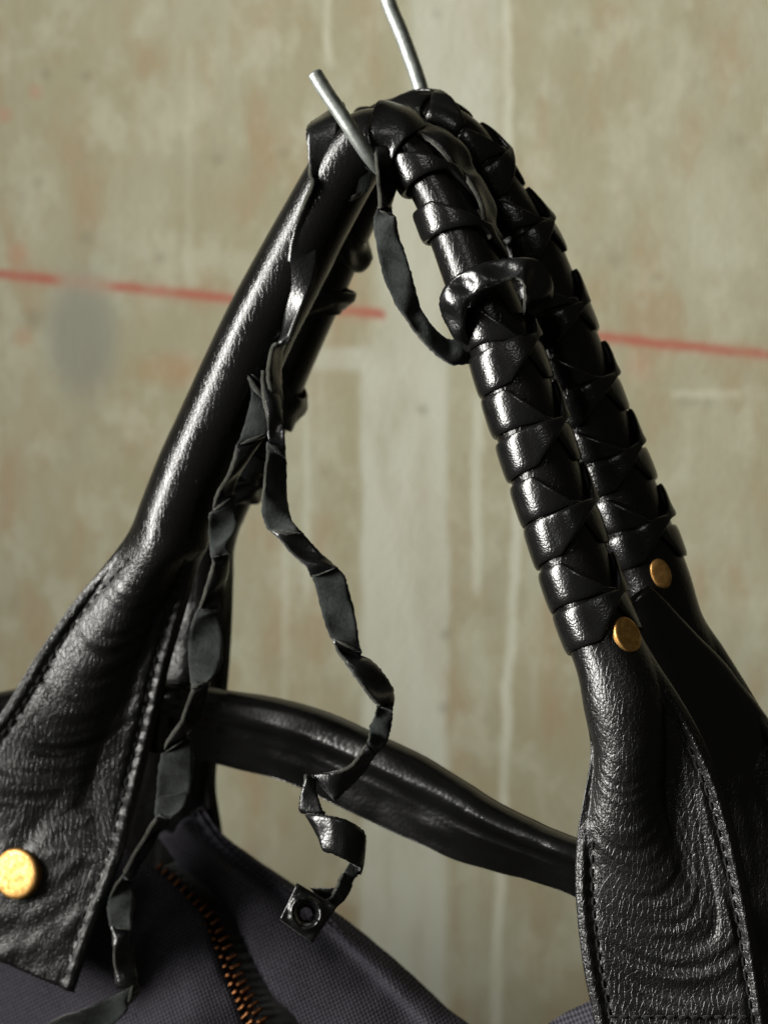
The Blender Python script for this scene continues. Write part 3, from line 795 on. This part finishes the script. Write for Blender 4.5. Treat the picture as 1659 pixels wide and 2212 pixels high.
# rivets that end the lacing, on the outer side of each tube
def tube_rivet(H, u, v, phi, ru, rv_, parent, off=4):
    s = H.near(u, v)
    p = H.surf(math.radians(phi), s, off * UN)
    C, N, F, T, hw = H.at(s)
    n = math.sin(math.radians(phi)) * N + math.cos(math.radians(phi)) * F
    return disc_profile('rivet', p, n, ru, rv_, tuple(-T), M['brass'], parent, [(r, h * 0.5) for r, h in RIV])
tube_rivet(FH, 1294, 1404, 46, 32, 40, handle, 5)
tube_rivet(RH, 1418, 1240, 22, 22, 35, handle2, 1)

# ---- stitches along the tabs
def capsule(name, L, r, m):
    V = []; F = []; n, k = 6, 8
    for i in range(n + 1):
        t = i / n; z = -L + 2 * L * t
        rr = r * math.sqrt(max(0.02, 1 - (2 * t - 1) ** 4))
        for j in range(k):
            a = 2 * math.pi * j / k
            V.append((rr * math.cos(a) * UN, rr * math.sin(a) * UN, z * UN))
    for i in range(n):
        for j in range(k):
            F.append((i * k + j, i * k + (j + 1) % k, (i + 1) * k + (j + 1) % k, (i + 1) * k + j))
    return V, F
proto = None
def stitch_line(H, parent, i0, i1, side, wr, step=31.0, inset=37.0):
    global proto
    acc = 0.0; last = None
    for i in range(i0, i1):
        q = side * (1 - inset / (H.hw[i] / UN))
        if H.k[i] < 0.55 or (side < 0 and i > len(H.C) / 2 and H.K[i][3] < 1790): continue
        p = Vector(H.front(i, q, wr)); pn_ = None
        if last is None: last = p; continue
        d = (p - last).length
        while acc + d >= step * UN:
            f = (step * UN - acc) / d
            c = last.lerp(p, f); dirv = (p - last).normalized()
            rot = dirv.to_track_quat('Z', 'Y').to_euler()
            c = c + Vector(H.F[i]) * 1.0 * UN
            if proto is None:
                V, F = capsule('stitch', 10, 3.4, M['thread'])
                proto = link('stitch', V, F, M['thread'], parent)
                proto.location = c - WORLD[parent]; proto.rotation_euler = rot
            else:
                copy_part(proto, parent, c, rot)
            d -= (step * UN - acc); acc = 0.0; last = c - Vector(H.F[i]) * 1.0 * UN
        acc += d; last = p
mid = len(FH.C) // 2
stitch_line(FH, handle, 0, mid, 1, wrinkle_front)
stitch_line(FH, handle, 0, mid, -1, wrinkle_front)
stitch_line(FH, handle, mid, len(FH.C), 1, wrinkle_front)
stitch_line(FH, handle, mid, len(FH.C), -1, wrinkle_front)
stitch_line(RH, handle2, len(RH.C) // 2, len(RH.C), 1, wrinkle_rear)
# seam across the foot of the right tab
ib, qb = handle_point(FH, 1470, 2192)
for q in np.arange(-0.78, 0.80, 0.135):
    p = Vector(FH.front(ib, q, wrinkle_front)) + Vector(FH.F[ib]) * 3 * UN
    rot = Vector(FH.N[ib]).to_track_quat('Z', 'Y').to_euler()
    copy_part(proto, handle, p, rot)

# ---- shoulder strap
def strap():
    st = [(-760, 2050, 80, 700), (-600, 1850, 80, 700), (-300, 1650, 76, 700), (-60, 1575, 78, 690), (150, 1545, 86, 670), (330, 1545, 90, 500), (480, 1570, 92, 545), (640, 1606, 98, 497), (800, 1675, 100, 428), (920, 1735, 96, 378), (1020, 1788, 86, 334),
          (1110, 1824, 74, 296), (1180, 1850, 68, 266), (1260, 1880, 66, 232), (1400, 1945, 70, 190), (1520, 2030, 74, 170)]
    K = crom(st, 12)
    C = np.array([P(r[0], r[1], r[3]) for r in K])
    T = np.gradient(C, axis=0); T /= np.linalg.norm(T, axis=1)[:, None]
    F = np.array([0, -1.0, 0])[None] - T * (T @ np.array([0, -1.0, 0]))[:, None]
    F /= np.linalg.norm(F, axis=1)[:, None]
    Nn = np.cross(F, T); Nn *= np.where(Nn[:, 2] < 0, -1, 1)[:, None]
    V = []; Fc = []; m = 56; uv = []
    for i in range(len(C)):
        hw = K[i][2]
        for j in range(m):
            a = 2 * math.pi * j / m
            x = math.cos(a); y = math.sin(a)        # x: 1 top edge .. -1 lower edge; y: front
            h = 40 * y
            if y > 0:
                up = math.sqrt(max(0, 1 - ((x - 0.47) / 0.54) ** 2)); lo = math.sqrt(max(0, 1 - ((x + 0.50) / 0.52) ** 2))
                h = max(52 * up, (34 * (1 + x) if x < -0.02 else 33 - 90 * (x + 0.02)) * min(1, y * 2.5)) if abs(x) < 0.99 else 0
                h += 3.5 * pn(x * 3, i / 14, 2.2) * y
            hh = 0.95 * hw + 3.5 * pn(i / 9, x, 8.8)
            V.append(C[i] + Nn[i] * x * hh * UN + F[i] * h * UN)
            uv.append((j / m, i / 20))
    n = len(C)
    for i in range(n - 1):
        for j in range(m):
            Fc.append((i * m + j, i * m + (j + 1) % m, (i + 1) * m + (j + 1) % m, (i + 1) * m + j))
    Fc.append(tuple(range(m))[::-1]); Fc.append(tuple((n - 1) * m + j for j in range(m)))
    return link('shoulder_strap', V, Fc, M['strap'], bag, None, uv)
strap()

# ---- canvas body
def loft(name, cols, mats, parent, n=10, th=14.0, lump=0.0):
    """cols: list of curves, each a list of (u, v, d) with the same count"""
    A = [crom(c, n) for c in cols]
    A = np.array(A)                                    # cols x rows x 3
    B = np.array([crom(A[:, r, :], n) for r in range(A.shape[1])])   # rows x cols x 3
    G = [[np.array(P(*p)) for p in row] for row in B]
    nr, nc = len(G), len(G[0])
    V = []; uv = []
    su = 0.0
    U_ = np.zeros((nr, nc)); V_ = np.zeros((nr, nc))
    GA = np.array(G)
    U_[:, 1:] = np.cumsum(np.linalg.norm(np.diff(GA, axis=1), axis=2), axis=1)
    V_[1:, :] = np.cumsum(np.linalg.norm(np.diff(GA, axis=0), axis=2), axis=0)
    U_ = 0.94 * GA[:, :, 0] - 0.34 * GA[:, :, 2]; V_ = 0.34 * GA[:, :, 0] + 0.94 * GA[:, :, 2]
    top = [list(r) for r in G]
    dr = np.gradient(GA, axis=0); dc = np.gradient(GA, axis=1)
    Nn = np.cross(dr, dc); Nn /= (np.linalg.norm(Nn, axis=2)[:, :, None] + 1e-12)
    if Nn[nr // 2, nc // 2, 1] > 0: Nn = -Nn
    if lump:
        for i in range(nr):
            for j in range(nc):
                top[i][j] = top[i][j] + Nn[i, j] * lump * UN * (pn(U_[i, j] / UN / 190, V_[i, j] / UN / 190, 5) + .4 * pn(U_[i, j] / UN / 60, V_[i, j] / UN / 60, 9))
    bot = [[top[i][j] - Nn[i, j] * th * UN for j in range(nc)] for i in range(nr)]
    o = skin(name, top, bot, mats, parent, edge_mat=0, bot_mat=0)
    me = o.data
    lay = me.uv_layers.new(name="UVMap")
    flat = np.concatenate([np.stack([U_.ravel(), V_.ravel()], 1)] * 2)
    vi = np.empty(len(me.loops), int); me.loops.foreach_get("vertex_index", vi)
    lay.data.foreach_set("uv", flat[vi].ravel())
    return o

zl = [(270, 1835), (350, 1893), (425, 1965), (470, 2045), (500, 2115), (528, 2180), (560, 2260), (610, 2380), (660, 2520)]
CAN = [M['canvas']]
def zd(i): return 670 - i * 38
left_cols = [
    [(u + 6, v + 6, zd(i) + 70) for i, (u, v) in enumerate(zl)],
    [(u, v, zd(i) + 20) for i, (u, v) in enumerate(zl)],
    [(u - 30, v + 22, zd(i) - 28) for i, (u, v) in enumerate(zl)],
    [(u - 130, v + 95, zd(i) - 70) for i, (u, v) in enumerate(zl)],
    [(u - 330, v + 170, zd(i) - 40) for i, (u, v) in enumerate(zl)],
    [(u - 640, v + 130, zd(i) + 60) for i, (u, v) in enumerate(zl)],
    [(u - 1000, v + 90, zd(i) + 190) for i, (u, v) in enumerate(zl)]]
bp = loft('body_panel', left_cols, CAN, bag, 10, lump=10)
bp["label"] = "dark canvas panel on the near side of the zip"

zr = [(350, 1800), (405, 1872), (475, 1938), (525, 2030), (572, 2125), (622, 2225), (680, 2340), (740, 2460), (800, 2600)]
sil = [(440, 1740), (486, 1802), (596, 1886), (715, 1962), (830, 2058), (925, 2140), (1005, 2212), (1120, 2310), (1260, 2430)]
mid1 = [(0.55 * a[0] + 0.45 * b[0], 0.55 * a[1] + 0.45 * b[1]) for a, b in zip(zr, sil)]
right_cols = [
    [(u - 8, v + 8, zd(i) + 110) for i, (u, v) in enumerate(zr)],
    [(u, v, zd(i) + 55) for i, (u, v) in enumerate(zr)],
    [(u + 22, v + 2, zd(i) + 15) for i, (u, v) in enumerate(zr)],
    [(u, v, zd(i) + 26) for i, (u, v) in enumerate(mid1)],
    [(0.24 * a[0] + 0.76 * b[0], 0.24 * a[1] + 0.76 * b[1] + 4, zd(i) + 74) for i, (a, b) in enumerate(zip(zr, sil))],
    [(0.17 * a[0] + 0.83 * b[0], 0.17 * a[1] + 0.83 * b[1], zd(i) + 56) for i, (a, b) in enumerate(zip(zr, sil))],
    [(u - 12, v + 6, zd(i) + 90) for i, (u, v) in enumerate(sil)],
    [(u, v, zd(i) + 150) for i, (u, v) in enumerate(sil)],
    [(u - 30, v + 60, zd(i) + 260) for i, (u, v) in enumerate(sil)],
    [(u - 80, v + 300, zd(i) + 330) for i, (u, v) in enumerate(sil)]]
bp2 = loft('body_panel', right_cols, CAN, bag, 9, lump=9)
bp2["label"] = "dark canvas panel on the far side of the zip"

# the folded wing of the farther handle's right tab, turned away from the light
wing = [[(1352, 1300, 168), (1366, 1440, 140), (1388, 1620, 140), (1430, 1900, 160), (1455, 2330, 150)],
        [(1380, 1276, 172), (1440, 1400, 160), (1490, 1560, 172), (1560, 1880, 225), (1620, 2330, 220)],
        [(1404, 1264, 182), (1508, 1374, 212), (1598, 1482, 262), (1730, 1720, 350), (1880, 2330, 360)],
        [(1398, 1266, 215), (1496, 1378, 262), (1582, 1490, 310), (1710, 1730, 395), (1850, 2330, 400)]]
wg = loft('folded_tab', wing, [M['strap']], handle2, 8, th=14, lump=8)

# canvas swelling behind the right tab, and the front below the tabs
rb = [[(1090, 2330, 330), (1130, 2262, 330), (1200, 2205, 300), (1290, 2160, 250), (1400, 2140, 220), (1560, 2150, 200), (1750, 2200, 180)],
      [(1080, 2340, 250), (1130, 2276, 240), (1205, 2216, 215), (1295, 2172, 170), (1400, 2156, 140), (1560, 2166, 110), (1750, 2220, 80)],
      [(1080, 2420, 160), (1135, 2390, 130), (1215, 2350, 100), (1300, 2320, 60), (1400, 2310, 20), (1560, 2320, -20), (1750, 2340, -60)],
      [(1080, 2700, 130), (1135, 2700, 100), (1215, 2700, 70), (1300, 2700, 30), (1400, 2700, 0), (1560, 2700, -40), (1750, 2700, -80)]]
bp3 = loft('body_panel', rb, CAN, bag, 9, lump=6)
bp3["label"] = "dark canvas corner showing behind the right tab"
fr = [[(-600, 2380, 560), (-100, 2420, 450), (400, 2480, 300), (800, 2500, 220), (1200, 2480, 80), (1750, 2460, -60)],
      [(-600, 2800, 560), (-100, 2820, 440), (400, 2820, 300), (800, 2820, 210), (1200, 2820, 60), (1750, 2800, -90)],
      [(-600, 3300, 600), (-100, 3300, 480), (400, 3300, 340), (800, 3300, 250), (1200, 3300, 100), (1750, 3300, -50)]]
loft('body_panel', fr, CAN, bag, 8, lump=12)

# ---- zip
zc = [(330, 1880), (360, 1906), (400, 1945), (450, 1996), (486, 2064), (508, 2122), (533, 2170), (556, 2212), (600, 2300), (650, 2420)]
tape_cols = [[(u - 46, v + 20, zd(i) + 96) for i, (u, v) in enumerate(zc)], [(u, v, zd(i) + 62) for i, (u, v) in enumerate(zc)], [(u + 40, v - 14, zd(i) + 76) for i, (u, v) in enumerate(zc)],
             [(u + 92, v - 30, zd(i) + 112) for i, (u, v) in enumerate(zc)]]
zipper = loft('zipper', tape_cols, [M['tape']], bag, 8, th=8)
def tooth_mesh():
    # a long shank with a rounded clasping head
    pts = []
    prof = [(-13, 3.6, 3.2), (-6, 4.2, 4.2), (4, 5.2, 5.4), (9, 6.4, 7.0), (14, 6.0, 6.6), (17, 3.4, 4.0)]
    V = []; F = []; k = 8
    for x, w, h in prof:
        for j in range(k):
            a = 2 * math.pi * (j + .5) / k
            V.append((x * UN, w * 1.12 * math.cos(a) * UN, h * 1.12 * math.sin(a) * UN))
    for i in range(len(prof) - 1):
        for j in range(k):
            F.append((i * k + j, i * k + (j + 1) % k, (i + 1) * k + (j + 1) % k, (i + 1) * k + j))
    F.append(tuple(range(k))[::-1]); F.append(tuple((len(prof) - 1) * k + j for j in range(k)))
    return V, F
ZK = crom([(u, v, zd(i) + 40) for i, (u, v) in enumerate(zc)], 24)
ZP = [P(*r) for r in ZK]
tooth0 = None
acc = 0.0; cnt = 0
from mathutils import Matrix
for i in range(1, len(ZP)):
    acc += (ZP[i] - ZP[i - 1]).length
    if acc >= 11.0 * UN and ZK[i][1] < 2330:
        acc = 0.0; cnt += 1
        t = (ZP[i] - ZP[i - 1]).normalized()
        up = Vector((-0.35, -0.9, 0.35)); up = (up - t * up.dot(t)).normalized()
        x = t.cross(up) * (1 if cnt % 2 else -1)
        R = Matrix((x, t if cnt % 2 else t, x.cross(t))).transposed()
        p = ZP[i] - x * 13 * UN
        if tooth0 is None:
            V, F = tooth_mesh()
            tooth0 = link('tooth', V, F, M['zipbrass'], zipper)
            tooth0.location = p - WORLD[zipper]; tooth0.rotation_euler = R.to_euler()
        else:
            copy_part(tooth0, zipper, p, R.to_euler())

# ------------------------------------------------------------------ hook
def hook():
    st = [(760, -420, 470, 17.5), (788, -180, 450, 17.5), (836, -6, 425, 17.5), (866, 70, 415, 17.5), (890, 135, 405, 17.5), (908, 190, 398, 17.5), (922, 260, 390, 17.5), (922, 330, 350, 17.5), (898, 372, 280, 17.5), (866, 384, 210, 17.5),
          (832, 372, 140, 17), (800, 340, 92, 17), (764, 288, 74, 17), (730, 236, 72, 17), (704, 198, 72, 17), (681, 160, 74, 17)]
    K = crom(st, 12)
    C = np.array([P(*r[:3]) for r in K])
    T = np.gradient(C, axis=0); T /= np.linalg.norm(T, axis=1)[:, None]
    V = []; F = []; m = 24
    nrm = np.array([1.0, 0, 0])
    n = len(C)
    for i in range(n):
        nrm = nrm - T[i] * (nrm @ T[i]); nrm /= np.linalg.norm(nrm)
        b = np.cross(T[i], nrm)
        for j in range(m):
            a = 2 * math.pi * j / m
            V.append(C[i] + (nrm * math.cos(a) + b * math.sin(a)) * K[i][3] * UN)
    def cap(i, dirn):
        b0 = len(V)
        base = i * m
        c0 = C[i] + dirn * 5 * UN
        for j in range(m):
            V.append(C[i] + (np.array(V[base + j]) - C[i]) * 0.82 + dirn * 4.5 * UN)
        V.append(c0)
        for j in range(m):
            a, b = base + j, base + (j + 1) % m
            if i: F.append((a, b, b0 + (j + 1) % m, b0 + j)); F.append((b0 + j, b0 + (j + 1) % m, b0 + m))
            else: F.append((b, a, b0 + j, b0 + (j + 1) % m)); F.append((b0 + (j + 1) % m, b0 + j, b0 + m))
    for i in range(n - 1):
        for j in range(m):
            F.append((i * m + j, i * m + (j + 1) % m, (i + 1) * m + (j + 1) % m, (i + 1) * m + j))
    cap(n - 1, T[-1]); cap(0, -T[0])
    o = link('steel_hook', V, F, M['steel'])
    o["label"] = "bent grey steel rod hook carrying the black bag handles"
    o["category"] = "hook"
    return o
hook()
